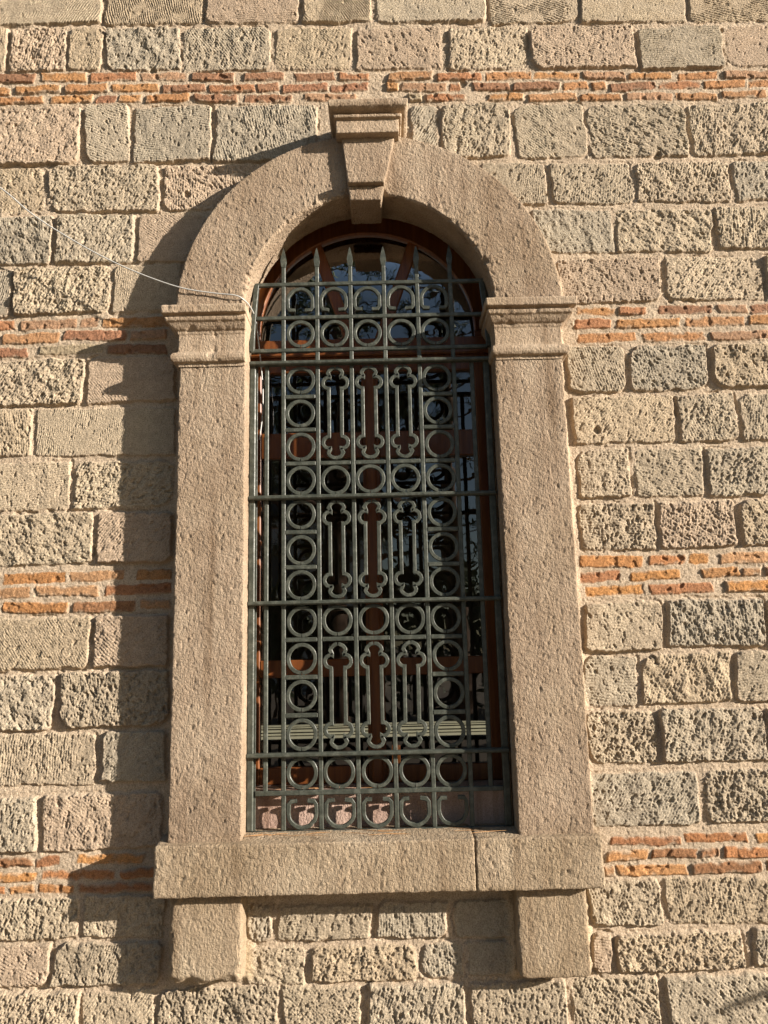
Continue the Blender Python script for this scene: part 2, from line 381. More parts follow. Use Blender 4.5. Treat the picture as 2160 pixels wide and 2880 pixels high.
# rows surveyed from the photograph: ((x,top,bottom),(x,top,bottom), [(x0,x1[,kind])...])
P_, M_, C_, F_ = 'pit', 'mid', 'comb', 'flat'
ROWS = [
 ((185,-66,51),(1450,-76,49),[(-8,222,C_),(229,440,C_),(444,648,C_),(653,804,C_),(809,1050,C_),(1055,1245,C_),(1250,1479,C_),(1484,1745,C_)]),
 ((185,58,151),(1450,57,148),[(-130,15,M_),(21,143,P_),(148,222,M_),(229,389,P_),(394,583,M_),(593,760,M_),(768,955,M_),(967,1140,P_),(1145,1374,M_),(1380,1562,C_),(1569,1720,C_)]),
 ((185,228,352),(1450,224,338),[(-60,173,P_),(183,280,M_),(288,457,M_),(464,684,M_),(890,948,M_),(953,1102,P_),(1112,1265,M_),(1271,1486,M_),(1491,1720,P_)]),
 ((185,357,457),(1450,350,438),[(-110,96,P_),(105,344,P_),(353,560,P_),(1040,1182,M_),(1190,1368,P_),(1376,1579,P_),(1584,1720,P_)]),
 ((185,463,570),(1450,450,543),[(-60,112,P_),(117,291,P_),(296,440,F_),(1150,1326,M_),(1331,1540,P_),(1546,1760,P_)]),
 ((185,574,678),(1450,555,650),[(-150,24,M_),(28,237,P_),(242,390,F_),(1205,1427,P_),(1436,1648,P_),(1655,1800,P_)]),
 ((185,772,873),(1450,745,844),[(-40,181,P_),(187,378,F_),(1225,1351,M_),(1360,1528,P_),(1536,1740,P_)]),
 ((185,880,986),(1450,853,957),[(-120,70,P_),(77,378,F_),(1236,1458,P_),(1464,1592,P_),(1597,1760,P_)]),
 ((185,995,1100),(1450,967,1073),[(-90,151,M_),(160,376,P_),(1250,1363,P_),(1372,1521,P_),(1527,1730,P_)]),
 ((185,1106,1219),(1450,1083,1186),[(-70,202,P_),(208,373,M_),(1254,1417,P_),(1423,1591,P_),(1598,1770,P_)]),
 ((185,1329,1446),(1450,1295,1402),[(-120,195,M_),(201,366,M_),(1261,1431,P_),(1439,1654,P_),(1660,1790,P_)]),
 ((185,1452,1574),(1450,1410,1521),[(-130,116,P_),(131,366,P_),(1261,1378,P_),(1385,1582,P_),(1588,1780,M_)]),
 ((185,1581,1696),(1450,1531,1648),[(-140,205,M_),(218,360,M_),(1265,1421,P_),(1429,1654,P_),(1660,1820,P_)]),
 ((185,1716,1840),(1450,1664,1782),[(-90,82,P_),(90,352,P_),(1274,1511,P_),(1520,1760,P_)]),
 ((185,1937,2030),(1450,1894,2000),[(-80,170,P_),(178,356,P_),(1272,1430,P_),(1436,1740,P_)]),
 ((185,2036,2133),(1450,2012,2097),[(-130,107,M_),(112,350,P_),(1280,1323,M_),(1329,1609,P_),(1630,1800,P_)]),
 ((185,2139,2262),(1450,2108,2240),[(-110,171,P_),(176,336,P_),(341,600,P_),(608,783,P_),(794,1009,P_),(1018,1227,P_),(1238,1428,P_),(1440,1680,P_)]),
 ((600,1952,2034),(1050,1942,2026),[(532,588,P_),(598,803,P_),(813,967,P_),(980,1112,F_)]),
 ((600,2044,2131),(1050,2034,2110),[(529,661,P_),(670,902,P_),(911,1006,P_),(1012,1115,F_)]),
]
BRICKS = [
 ((185,155,175),(1450,154,171),'A',[(-110,78),(89,186),(194,295),(302,404),(410,505),(524,614),(635,724),(732,799),(838,934),(942,1043),(1050,1148),(1152,1253),(1257,1352),(1359,1453),(1465,1551),(1564,1668)]),
 ((185,181,200),(1450,174,192),'A',[(-70,22),(32,130),(137,233),(239,343),(347,444),(450,553),(557,603),(609,708),(712,796),(833,861),(867,966),(971,996),(1020,1102),(1107,1211),(1216,1271),(1278,1311),(1318,1416),(1421,1516),(1521,1613),(1618,1720)]),
 ((185,203,221),(1450,198,216),'A',[(-20,95),(107,201),(207,250),(254,305),(312,408),(417,513),(527,633),(655,773),(880,911),(917,1006),(1051,1133),(1141,1246),(1252,1344),(1351,1453),(1458,1551),(1561,1660)]),
 ((185,687,709),(1450,658,679),'B',[(-100,30),(38,168),(172,212),(218,366),(1243,1400),(1423,1541),(1551,1616),(1620,1730)]),
 ((185,714,737),(1450,684,706),'B',[(-130,-4),(4,129),(137,273),(280,362),(1241,1321),(1331,1471),(1481,1611),(1618,1720)]),
 ((185,744,766),(1450,715,736),'B',[(-80,58),(83,221),(226,360),(1248,1376),(1388,1523),(1533,1690)]),
 ((185,1233,1257),(1450,1195,1221),'C',[(-120,-5),(3,143),(150,268),(293,372),(1251,1388),(1401,1533),(1554,1690)]),
 ((185,1264,1289),(1450,1228,1252),'C',[(-80,66),(78,213),(225,372),(1253,1341),(1361,1471),(1516,1646),(1653,1760)]),
 ((185,1299,1323),(1450,1259,1283),'C',[(-140,-4),(5,146),(155,292),(300,370),(1266,1391),(1401,1541),(1566,1690)]),
 ((185,1848,1870),(1450,1803,1825),'D',[(-50,73),(76,128),(165,310),(1318,1473),(1478,1618),(1636,1740)]),
 ((185,1879,1901),(1450,1833,1857),'D',[(-60,80),(90,246),(257,340),(1311,1403),(1408,1558),(1566,1720)]),
 ((185,1908,1930),(1450,1866,1891),'D',[(-120,14),(21,161),(168,330),(1303,1331),(1334,1486),(1493,1648),(1656,1760)]),
]
def ends(a, b):
    (xa, ta, ba), (xb, tb, bb) = a, b
    A = (*U(xa, ta, 0), U(xa, ba, 0)[1]); Bq = (*U(xb, tb, 0), U(xb, bb, 0)[1])
    def zz(X):
        t = min(1, max(0, (X-A[0])/(Bq[0]-A[0]))); return A[1]+(Bq[1]-A[1])*t, A[2]+(Bq[2]-A[2])*t
    return zz
R = random.Random(3)
bands = {}
def lay(a, b, items, brick=None):
    zz = ends(a, b); (xa, ta, ba), (xb, tb, bb) = a, b; xs = []
    for it in items:
        ym = (ta+ba)/2+((tb+bb)/2-(ta+ba)/2)*((it[0]+it[1])/2-xa)/(xb-xa)
        X0 = U(it[0], ym, 0)[0]; X1 = U(it[1], ym, 0)[0]
        xs.append((X0, X1, it[2] if len(it) > 2 else 'brick'))
    if xa == 185:
        lo = xs[0][0]; hi = xs[-1][1]; wr = (.19,.25) if brick else (.2,.42); gp = .014 if brick else .012
        while lo > -2.8:
            w = R.uniform(*wr); xs.insert(0, (lo-gp-w, lo-gp, 'brick' if brick else R.choice('PPM').replace('P','pit').replace('M','mid'))); lo -= w+gp
        while hi < 2.95:
            w = R.uniform(*wr); xs.append((hi+gp, hi+gp+w, 'brick' if brick else R.choice('PPM').replace('P','pit').replace('M','mid'))); hi += w+gp
    for X0, X1, k in xs:
        zt, zb = zz((X0+X1)/2)
        j = R.uniform(-.003,.003)
        if k == 'brick' and X1-X0 > .21 and R.random() < .1:      # some bricks are cracked through
            xm = X0+(X1-X0)*R.uniform(.3,.7); stone(X0, xm-.002, zb+j, zt+j, k, R); stone(xm+.002, X1, zb+j, zt, k, R)
        else:
            g = .002 if k == 'brick' else 0
            stone(X0-g, X1+g, zb+j-g, zt+j+g, k, R)
    return zz
for a, b, it in ROWS: lay(a, b, it)
for a, b, key, it in BRICKS: bands.setdefault(key, []).append(lay(a, b, it, True))
# rows above and below the picture
zt = 4.73
for k in range(2):
    x = -2.8
    while x < 2.9:
        w = R.uniform(.25,.45); stone(x, x+w-.012, zt+.012, zt+.2, 'comb', R); x += w
    zt += .21
zb = .225
while zb > .05:
    x = -2.8-R.random()*.2
    while x < 2.9:
        w = R.uniform(.25,.45); stone(x, x+w-.014, zb-.17, zb, 'pit', R); x += w
    zb -= .185
# pointing banked up against the window surround
def sd_box(x0, x1, z0, z1):
    qx = np.abs(GX-(x0+x1)/2)-(x1-x0)/2; qz = np.abs(GZ-(z0+z1)/2)-(z1-z0)/2
    return np.hypot(np.maximum(qx,0), np.maximum(qz,0))+np.minimum(np.maximum(qx,qz),0)
sdw = np.minimum(sd_box(-.752,.775,.9,2.97), np.where(GZ > ZS, np.hypot(GX-CX, GZ-ZS)-RO, 9))
sdw = np.minimum(sdw, np.minimum(sd_box(-.742,-.485,.48,.8), sd_box(.485,.735,.47,.8)))
f = ss(.038, .004, sdw+.010*n60+.006*n24+.004*n11)*(.55+.45*ss(-.3,.3,n150))
side = np.where(GX > CX, 1., .55)
H = H*(1-f)+np.maximum(H, .024*side+.0025*n24+.002*n11+.004*n60)*f
mc = np.array((.50,.385,.25), np.float32)*(1+.12*n24+.08*n11)[...,None]
COL = COL*(1-f[...,None]*.85)+mc*f[...,None]*.85
# small knocked-out holes: (photo x, y, radius)
for hx, hy, hr in ((405,420,.020),(1420,335,.022),(1180,418,.012),(940,205,.016),(1000,180,.02),(1560,65,.014),(330,150,.016),(1290,930,.02),(1450,650,.012)):
    X, Z = U(hx, hy, 0); dd = np.hypot(SDX-X, SDZ-Z); H -= .014*ss(hr, hr*.45, dd)
# window opening and the parts
nz, nx = GX.shape
V = np.stack([GX, WY-H, GZ], -1).reshape(-1, 3)
I = np.arange(nz*nx).reshape(nz, nx)
Q = np.stack([I[:-1,:-1], I[:-1,1:], I[1:,1:], I[1:,:-1]], -1).reshape(-1, 4)
fx = (GX[:-1,:-1].ravel()+.0015); fz = (GZ[:-1,:-1].ravel()+.0015)
hole = ((np.abs(fx-CX) < .60) & (fz > .86) & (fz < ZS)) | ((np.hypot(fx-CX, fz-ZS) < .62) & (fz >= ZS-.01))
part = np.zeros(len(Q), np.int8); nid = 1; pid = {}
for key, zz in bands.items():
    def line(fn, k):
        xs = np.linspace(-2.8, 3, 60); return np.interp(fx, xs, [fn(q)[k] for q in xs])
    inb = (fz < line(zz[0], 0)+.012) & (fz > line(zz[2], 1)-.012)
    if key == 'A': part[inb] = nid; nid += 1
    else:
        part[inb & (fx < 0)] = nid; part[inb & (fx > 0)] = nid+1; nid += 2
def sub(mask, name, parent):
    q = Q[mask]; u, inv = np.unique(q, return_inverse=True)
    return np_mesh(name, V[u], inv.reshape(-1, 4), M_wall, parent, COL.reshape(-1, 3)[u])
wall = thing("stone_wall", "rough tan stone block wall with bands of thin orange bricks around the arched window", "wall")
sub(~hole & (part == 0), "masonry", wall)
for k in range(1, nid): sub(~hole & (part == k), "brick_band", wall)
core = MB()                                          # the wall's body; unseen slot added far right to let sun reach the bench
y0, y1 = .016, .46
core.box(-7,-.56,y0,y1,0,7); core.box(.58,3.4,y0,y1,0,7); core.box(-.56,.58,y0,y1,0,.85); core.box(-.56,.58,y0,y1,3.62,7)
core.box(3.4,7.6,y0,y1,0,2.55); core.box(3.4,7.6,y0,y1,3.45,7); core.box(7.6,14,y0,y1,0,7)
core.build("wall_core", plain("plain_masonry", (.36,.29,.20), .9, .25, 6, .5), wall)
del n400, n90, w19, w11, n6, n16, wq, V, Q, fx, fz, hole, part, n150, n24, n11, n35, n60, n8, wz, wx2, SDX, SDZ, COL, H, sdw, f, side, mc

# ------------------------------------------------------------------ dressed stone helpers
def stone_relief(p, n, amp, s):
    """tooling, pits and worn edges, displaced along the normal"""
    d = amp*(.9*per3(p/.05, s)+.8*per3(p/.018, s+1)+.5*per3(p/.009, s+2))
    d -= amp*2.1*ss(.40,.58, per3(p/np.array((.0095,.0095,.020)), s+3))
    d += amp*.5*per3(p/.0075, s+4)
    return d
def rough_box(x0, x1, y0, y1, z0, z1, step, rad, amp, seed, warp=None, edge=.003):
    n = [max(2, int(math.ceil(d/step))) for d in (x1-x0, y1-y0, z1-z0)]
    idx = -np.ones((n[0]+1, n[1]+1, n[2]+1), np.int64); quads = []
    I, J, K = np.meshgrid(*[np.arange(k+1) for k in n], indexing='ij')
    surf = (I == 0)|(I == n[0])|(J == 0)|(J == n[1])|(K == 0)|(K == n[2])
    idx[surf] = np.arange(surf.sum())
    p = np.c_[x0+(x1-x0)*I[surf]/n[0], y0+(y1-y0)*J[surf]/n[1], z0+(z1-z0)*K[surf]/n[2]]
    def face(A, flip):
        q = np.stack([A[:-1,:-1], A[1:,:-1], A[1:,1:], A[:-1,1:]], -1).reshape(-1, 4)
        quads.append(q[:, ::-1] if flip else q)
    face(idx[:,:,0], True); face(idx[:,:,-1], False); face(idx[:,0,:], False); face(idx[:,-1,:], True); face(idx[0,:,:], True); face(idx[-1,:,:], False)
    lo = np.array((x0,y0,z0)); hi = np.array((x1,y1,z1))
    r = rad*(1+.8*per3(p/.06, seed+7)[:,None]+.6*per3(p/.02, seed+8)[:,None]); r = np.clip(r, .001, None)
    inn = np.clip(p, lo+r, hi-r); d = p-inner_fix(inn, p)
    L_ = np.linalg.norm(d, axis=1)[:,None]; nn = d/np.maximum(L_, 1e-9)
    p = inn+nn*np.minimum(L_, r)
    p = p+nn*stone_relief(p, nn, amp, seed)[:,None]
    if warp is not None: p = warp(p)
    return p, np.concatenate(quads)
def inner_fix(inn, p): return inn
def loft(loops, closed_cap=True):
    """loops: list of (n,3) arrays of equal length, open chains"""
    A = np.stack(loops); m, n, _ = A.shape
    I = np.arange(m*n).reshape(m, n)
    Q = np.stack([I[:-1,:-1], I[:-1,1:], I[1:,1:], I[1:,:-1]], -1).reshape(-1, 4)
    return A.reshape(-1, 3), Q
def grid_normals(V, m, n):
    A = V.reshape(m, n, 3); du = np.gradient(A, axis=1); dv = np.gradient(A, axis=0)
    N = np.cross(du, dv); return (N/np.maximum(np.linalg.norm(N, axis=2), 1e-9)[...,None]).reshape(-1, 3)
def resample(pts, step):
    out = []
    for a, b in zip(pts[:-1], pts[1:]):
        k = max(1, int(math.ceil(math.dist(a, b)/step)))
        out += [tuple(a[q]+(b[q]-a[q])*i/k for q in range(len(a))) for i in range(k)]
    return out+[tuple(pts[-1])]

surround = thing("window_surround", "dressed reddish brown stone surround with round arch, keystone, jambs and projecting sill", "window surround")
JF = -.100                                            # face of the jambs
# jambs
for k, (x0, x1) in enumerate(((-.752,-.488),(.505,.775))):
    def lean(p, k=k):
        return p
    v, q = rough_box(x0, x1, JF, .078, .935, 2.760, .0042, .006, .0013, 20+k*20)
    np_mesh("jamb", v, q, M_dress, surround)
# arch ring
prof = resample([(RO-.004,.030),(RO-.003,JF+.008),(RO-.008,JF),(RI+.008,JF),(RI,JF+.008),(RI,.078),(RI+.11,.08)], .0048)
th = np.linspace(-.012, math.pi+.012, 520); loops = []
for r_, y_ in prof:
    loops.append(np.c_[CX-r_*np.cos(th), np.full_like(th, y_), ZS+r_*np.sin(th)])
v, q = loft(loops); n = grid_normals(v, len(prof), len(th))
v = v+n*(stone_relief(v, n, .0013, 90)*1.0)[:,None]
v[:,1] += .003*per3(v/.25, 95)
# worn, chipped inner arris
rr = np.hypot(v[:,0]-CX, v[:,2]-ZS); w = ss(.035,.0,np.abs(rr-RI))*ss(.03,0,np.abs(v[:,1]-JF)); ch = np.clip(per3(v/.035, 97)-.05, 0, 1)
v[:,1] += w*ch*.028
np_mesh("arch", v, q[:, ::-1], M_dress, surround)
# imposts
def impost(x0, x1, inner_left, seed):
    pr = [(.0,2.735),(.002,2.748),(.018,2.752),(.026,2.762),(.027,2.776),(.020,2.788),(.004,2.794),(.0,2.800),(.0,2.868),(.004,2.872),(.006,2.882),(.016,2.888),(.026,2.898),(.036,2.912),(.046,2.918),(.050,2.930),(.036,2.934),(.034,2.943),(.060,2.946),(.062,2.975),(.056,2.980),(-.03,2.984)]
    pr = resample(pr, .0055); loops = []
    for o, z in pr:
        oi = o*(.55 if inner_left else .14)
        xa, xb = (x0-oi, x1+o) if inner_left else (x0-o, x1+oi)
        yf = JF-.004-o*.75
        ch = resample([(xa,.078),(xa,yf),(xb,yf),(xb,.03)], .0055)
        ch = np.array(ch); m = 118
        s_ = np.r_[0, np.cumsum(np.hypot(*np.diff(ch, axis=0).T))]
        # same sampling on every loop, corners kept
        segs = []
        for (pa, pb, c) in (((xa,.078),(xa,yf),44),((xa,yf),(xb,yf),58),((xb,yf),(xb,.03),24)):
            t = np.linspace(0, 1, c+1)[:-1]; segs.append(np.c_[pa[0]+(pb[0]-pa[0])*t, pa[1]+(pb[1]-pa[1])*t])
        segs.append(np.array([(xb,.03)])); P = np.concatenate(segs)
        loops.append(np.c_[P, np.full(len(P), z)])
    v, q = loft(loops); n = grid_normals(v, len(pr), len(loops[0]))
    v = v+n*(stone_relief(v, n, .0008, seed))[:,None]
    # worn: broken bits along the mouldings
    v[:,2] += .0014*per3(v/.14, seed+5)*ss(.0,.05,2.99-v[:,2]); v[:,1] += np.clip(per3(v/.035, seed+6)-.42, 0, 1)*.016
    v[:,0] += .0012*per3(v/.03, seed+9)
    return np_mesh("impost", v, q, M_moul, surround)
impost(-.757,-.490,False,120); impost(.508,.777,True,140)
# keystone
KX = .028
def taper(p):
    t = (p[:,2]-3.432)/(3.724-3.432); half = .064+(.112-.064)*t; c = .004+(.020-.004)*t
    p = p.copy(); p[:,0] = c+(p[:,0]/.1)*half; return p
kb = [ (-.1,.1,-.125,.06,3.432,3.4955), (-.1,.1,-.150,.05,3.496,3.521), (-.1,.1,-.128,.05,3.5215,3.724) ]
vs_, qs_, nb = [], [], 0
for i, b_ in enumerate(kb):
    v, q = rough_box(*b_, .0055, .005, .0011, 160+10*i, taper); vs_.append(v); qs_.append(q+nb); nb += len(v)
key = np_mesh("keystone", np.concatenate(vs_), np.concatenate(qs_), M_dress, surround)
pr = resample([(-.03,3.714),(.0,3.716),(.0,3.768),(.0,3.776),(.011,3.779),(.013,3.789),(.003,3.792),(.002,3.799),(.026,3.804),(.036,3.812),(.040,3.824),(.038,3.838),(.028,3.848),(.0,3.854),(-.1,3.858)], .005); loops = []
for o, z in pr:
    xa, xb, yf = -.112-o*.75, .148+o*1.0, -.160-o*1.1
    segs = []
    for (pa, pb, c) in (((xa,.03),(xa,yf),34),((xa,yf),(xb,yf),56),((xb,yf),(xb,.03),34)):
        t = np.linspace(0, 1, c+1)[:-1]; segs.append(np.c_[pa[0]+(pb[0]-pa[0])*t, pa[1]+(pb[1]-pa[1])*t])
    segs.append(np.array([(xb,.03)])); P = np.concatenate(segs); loops.append(np.c_[P, np.full(len(P), z)])
v, q = loft(loops); n = grid_normals(v, len(pr), len(loops[0])); v = v+n*stone_relief(v, n, .0012, 200)[:,None]
np_mesh("keystone_cap", v, q, M_moul, key)
# sill in two stones, corbel blocks, inner sill
XJ = U(1027, 1860, -.13)[0]
def wear(p):
    p = p.copy(); f = ss(.93,.957,p[:,2]); p[:,2] -= f*.012*ss(-.02,-.13,p[:,1]); return p
v, q = rough_box(-.790, XJ-.0011, -.138, .060, .771, .957, .0055, .008, .0015, 220, wear); np_mesh("sill_stone", v, q, M_sill, surround)
v, q = rough_box(XJ+.0011, .792, -.137, .060, .769, .956, .0055, .008, .0015, 240, wear); np_mesh("sill_stone", v, q, M_sill, surround)
def chip(s):
    def f(p):
        p = p.copy(); w = ss(.035,.0,p[:,2]-.470+.03*per3(p/.09, s)); p[:,1] += w*ss(.0,-.09,p[:,1])*.022*(.7+.6*per3(p/.045, s+1)); p[:,2] += w*.014*(.5+per3(p/.06, s+2)); return p
    return f
v, q = rough_box(-.742,-.485,-.092,.03,.470,.769,.0055,.016,.0014,260,chip(262)); np_mesh("corbel_block", v, q, M_sill, surround)
v, q = rough_box(.485,.735,-.090,.03,.468,.767,.0055,.012,.0012,280); np_mesh("corbel_block", v, q, M_sill, surround)
v, q = rough_box(-.4885,.5055,.052,.300,.930,1.088,.007,.005,.0008,300); np_mesh("inner_sill", v, q, M_pink, surround)

# ------------------------------------------------------------------ iron grille
grille = thing("window_grille", "dark grey green wrought iron window grille with rings, trefoil crosses and spear tips", "window grille")
rg = random.Random(5)
VX = [-.35+.14*k for k in range(6)]
ZB = dict(bot=.947, low=1.091, b1=1.229, b2=1.796, b3=2.213, b4=2.774, u1=2.834, u2=2.977, top=3.126)
fy0, fy1 = -.0065, .0085
def bar(name, x0, x1, z0, z1, y0=fy0, y1=fy1):
    m = MB(); j = lambda: rg.uniform(-.0012,.0012)
    m.box(x0+j()*.5, x1+j()*.5, y0+j()*.5, y1, z0, z1, .0024)
    return m.build(name, M_iron, grille)
# frame: two stiles and the bottom rail, curved shoulders at the top
m = MB(); m.box(-.487,-.462,-.012,.014,.9585,ZB['b4'],.0035); m.box(-.4615,-.456,.004,.0135,.9585,ZB['b4'],.001); stile = m.build("stile", M_iron, grille)
m = MB(); m.box(.472,.497,-.012,.014,.9585,ZB['b4'],.0035); m.build("stile", M_iron, grille)
m = MB(); m.box(-.487,.497,-.012,.014,.934,.958,.0035); m.build("bottom_rail", M_iron, grille)
for s in (-1, 1):
    pts = [(CX+s*(.490-.018*((t/8)**1.6)), 2.834+(3.126-2.834)*t/8) for t in range(9)]
    m = MB(); m.strip(pts, .020, -.010, .012); m.build("shoulder", M_iron, grille)
# vertical bars, flat; front rails cross over them
for i, x in enumerate(VX):
    segs = [(.958,3.126)]
    m = MB(); xx = x+rg.uniform(-.001,.001)
    m.box(xx-.0085, xx+.0085, fy0, fy1, .9582, 3.205, .0024); vb = m.build("vertical_bar", M_iron, grille)
    m = MB(); z = 3.205; prf = [(0,.0085,.0075),(.018,.0105,.0085),(.028,.0125,.0085),(.045,.0105,.0065),(.070,.0055,.0035),(.088,.0012,.001)]
    vv = []; ff = []
    for dz, a, b_ in prf: vv += [(xx-a,.001-b_,z+dz),(xx+a,.001-b_,z+dz),(xx+a,.001+b_,z+dz),(xx-a,.001+b_,z+dz)]
    for k in range(len(prf)-1):
        for c in range(4): ff.append([k*4+c, k*4+(c+1) % 4, k*4+4+(c+1) % 4, k*4+4+c])
    ff.append([len(vv)-4,len(vv)-3,len(vv)-2,len(vv)-1]); m.add(vv, ff); m.build("spear_tip", M_iron, vb)
for x in (-.418, .425):
    m = MB(); m.box(x-.0085, x+.0085, fy0+.001, fy1, ZB['low'], ZB['b4'], .0024); m.build("vertical_bar", M_iron, grille)
def hbar(z, x0, x1, h=.0165): return bar("horizontal_bar", x0, x1, z-h/2, z+h/2, fy0-.002, fy1-.002)
hbar(ZB['low'], -.4555, .4715, .018); hbar(ZB['u1'], -.485, .492); hbar(ZB['u2'], -.486, .494); hbar(ZB['top'], -.476, .492)
for z in (ZB['b1'], ZB['b2'], ZB['b3'], ZB['b4']):    # rails that stand proud of the bars
    m = MB(); m.box(-.488, .498, -.030, .004, z-.008, z+.008, .0042); m.build("cross_rail", M_iron, grille)
def ring(cx, cz, ro):
    m = MB(); k = 44; ph = -math.pi/2+.03; pts = []
    ex = rg.uniform(.985,1.015); tl = rg.uniform(-.02,.02)
    for i in range(k):
        t = ph+2*math.pi*(i/(k-1))*.992
        rad = (ro-.0075)*(1+.008*math.sin(3*t+rg.random()*.3))
        pts.append((cx+rad*ex*math.cos(t)+tl*rad*math.sin(t), cz+rad*math.sin(t)/ex))
    m.strip(pts, .0150, fy0+.001+rg.uniform(-.001,.001), fy1-.001, False, .0021, .03, rg)
    return m.build("ring", M_iron, grille)
def cells(z0, z1, cols):
    for c in cols: ring(VX[0]+.07+.14*c+rg.uniform(-.002,.002), (z0+z1)/2+rg.uniform(-.002,.002), min(.0600, (z1-z0-.013)/2))
def short(z, c):
    x = VX[0]+.14*c; bar("horizontal_bar", x+.0087, x+.1313, z-.0085, z+.0085)
def cross(c, z0, z1):
    cx = VX[0]+.07+.14*c+rg.uniform(-.0015,.0015); half = []
    za, zb_ = z0+.011, z1-.011                       # centre line of the end lobes
    lb = za+.031; sb = za+.093                       # lower lobe centre, end of the stem
    for t in range(-90, -14, 12): half.append((.031*math.cos(math.radians(t)), lb+.031*math.sin(math.radians(t))))
    half.append((.0215, lb+.008))
    for t in range(-105, 91, 15): half.append((.026+.0245*math.cos(math.radians(t)), sb-.028+.0245*math.sin(math.radians(t))))
    half.append((.0262, sb+.002))
    lt = zb_-.031; st = zb_-.093
    half.append((.0262, st-.002))
    for t in range(-90, 106, 15): half.append((.026+.0245*math.cos(math.radians(t)), st+.028+.0245*math.sin(math.radians(t))))
    half.append((.0215, lt-.008))
    for t in range(15, 91, 12): half.append((.031*math.cos(math.radians(t)), lt+.031*math.sin(math.radians(t))))
    tl = rg.uniform(-.012,.012)
    m = MB(); zc = (z0+z1)/2
    for s in (1, -1):
        pts = [(cx+s*x+tl*(z-zc)+rg.uniform(-.0006,.0006), z+rg.uniform(-.0006,.0006)) for x, z in half]
        m.strip(pts if s > 0 else pts[::-1], .0148, fy0+.0005, fy1-.001, False, .0021, .04, rg)
    return m.build("trefoil_cross", M_iron, grille)
def scroll(c, z0, z1, up):
    cx = VX[0]+.07+.14*c; pts = []
    s = 1 if up else -1; zb_ = (z0 if up else z1); r = .0525
    pts.append((cx-.020, zb_+s*.1115)); pts.append((cx-.043, zb_+s*.1100)); pts.append((cx-r+.001, zb_+s*.1000))
    for t in range(180, 361, 15):
        pts.append((cx+r*math.cos(math.radians(t)), zb_+s*(.0160+r+r*.98*math.sin(math.radians(t)))))
    pts.append((cx+r-.001, zb_+s*.1000)); pts.append((cx+.043, zb_+s*.1100)); pts.append((cx+.020, zb_+s*.1115))
    pts = [(x+rg.uniform(-.001,.001), z+rg.uniform(-.001,.001)) for x, z in pts]
    m = MB(); m.strip(pts if up else pts[::-1], .0145, fy0+.0005, fy1-.001, False, .0021, .03, rg); return m.build("scroll", M_iron, grille)
for c in range(5):
    scroll(c, ZB['u2'], ZB['top']-.004, False); scroll(c, .950, ZB['low'], True)
A5 = range(5)
cells(ZB['u1'], ZB['u2'], A5)
d = (ZB['b4']-ZB['b3'])/4; z = ZB['b3']
cells(z, z+d, A5)
for k in (1, 2, 3): cells(z+k*d, z+(k+1)*d, (0, 4))
for c in A5: short(z+d, c)
for k in (2, 3): short(z+k*d, 0); short(z+k*d, 4)
for c in (1, 2, 3): cross(c, z+d+.009, ZB['b4']-.008)
d = (ZB['b3']-ZB['b2'])/3; z = ZB['b2']
for k in range(3): cells(z+k*d, z+(k+1)*d, (0, 4))
for k in (1, 2): short(z+k*d, 0); short(z+k*d, 4)
for c in (1, 2, 3): cross(c, z+.009, ZB['b3']-.008)
d = (ZB['b2']-ZB['b1'])/4; z = ZB['b1']
cells(z+3*d, z+4*d, A5)
for k in range(3): cells(z+k*d, z+(k+1)*d, (0, 4))
for c in A5: short(z+3*d, c)
for k in (1, 2): short(z+k*d, 0); short(z+k*d, 4)
for c in (1, 2, 3): cross(c, z+.009, z+3*d-.009)
cells(ZB['low'], ZB['b1'], A5)
for z in (2.500, 1.190):                               # pins into the jamb
    m = MB(); m.tube([(-.505,.0,z),(-.486,.0,z)], .006, 10); m.build("anchor_pin", M_iron, stile)

# ------------------------------------------------------------------ timber window
win = thing("arched_window", "varnished red brown timber window with round fanlight and two glazed casements behind the grille", "window")
WF = .170                                              # face of the frame
def Wp(x, y, Y=WF): return U(x, y, Y)
zt0 = Wp(800, 731)[1]; zt1 = Wp(800, 776)[1]           # transom
x_l, x_r = -.555, .572
zr1 = Wp(800, 1655)[1]; zr0 = 1.089
FR = .470; CW = -.004; ZW = 2.978                                              # radius of the fanlight glass
prof = [(.585,WF),(FR+.014,WF),(FR+.008,WF-.008),(FR+.002,WF-.006),(FR,WF+.004),(FR,WF+.045)]
th = np.linspace(0, math.pi, 90)
v, q = loft([np.c_[CW-r_*np.cos(th), np.full_like(th, y_), ZW+r_*np.sin(th)] for r_, y_ in prof])
np_mesh("arched_frame", v, q[:, ::-1], M_wood, win)
m = MB(); m.box(x_l,-.516,WF,WF+.06,zr0,zt1-.001,.003); m.build("frame_post", M_wood, win)
m = MB(); m.box(.504,x_r,WF,WF+.06,zr0,zt1-.001,.003); m.build("frame_post", M_wood, win)
m = MB(); m.box(x_l,x_r,WF-.002,WF+.06,zt1,zt0,.004); m.box(-.52,.54,WF-.022,WF-.0025,zt1+.012,zt1+.034,.006); m.build("transom", M_wood, win)
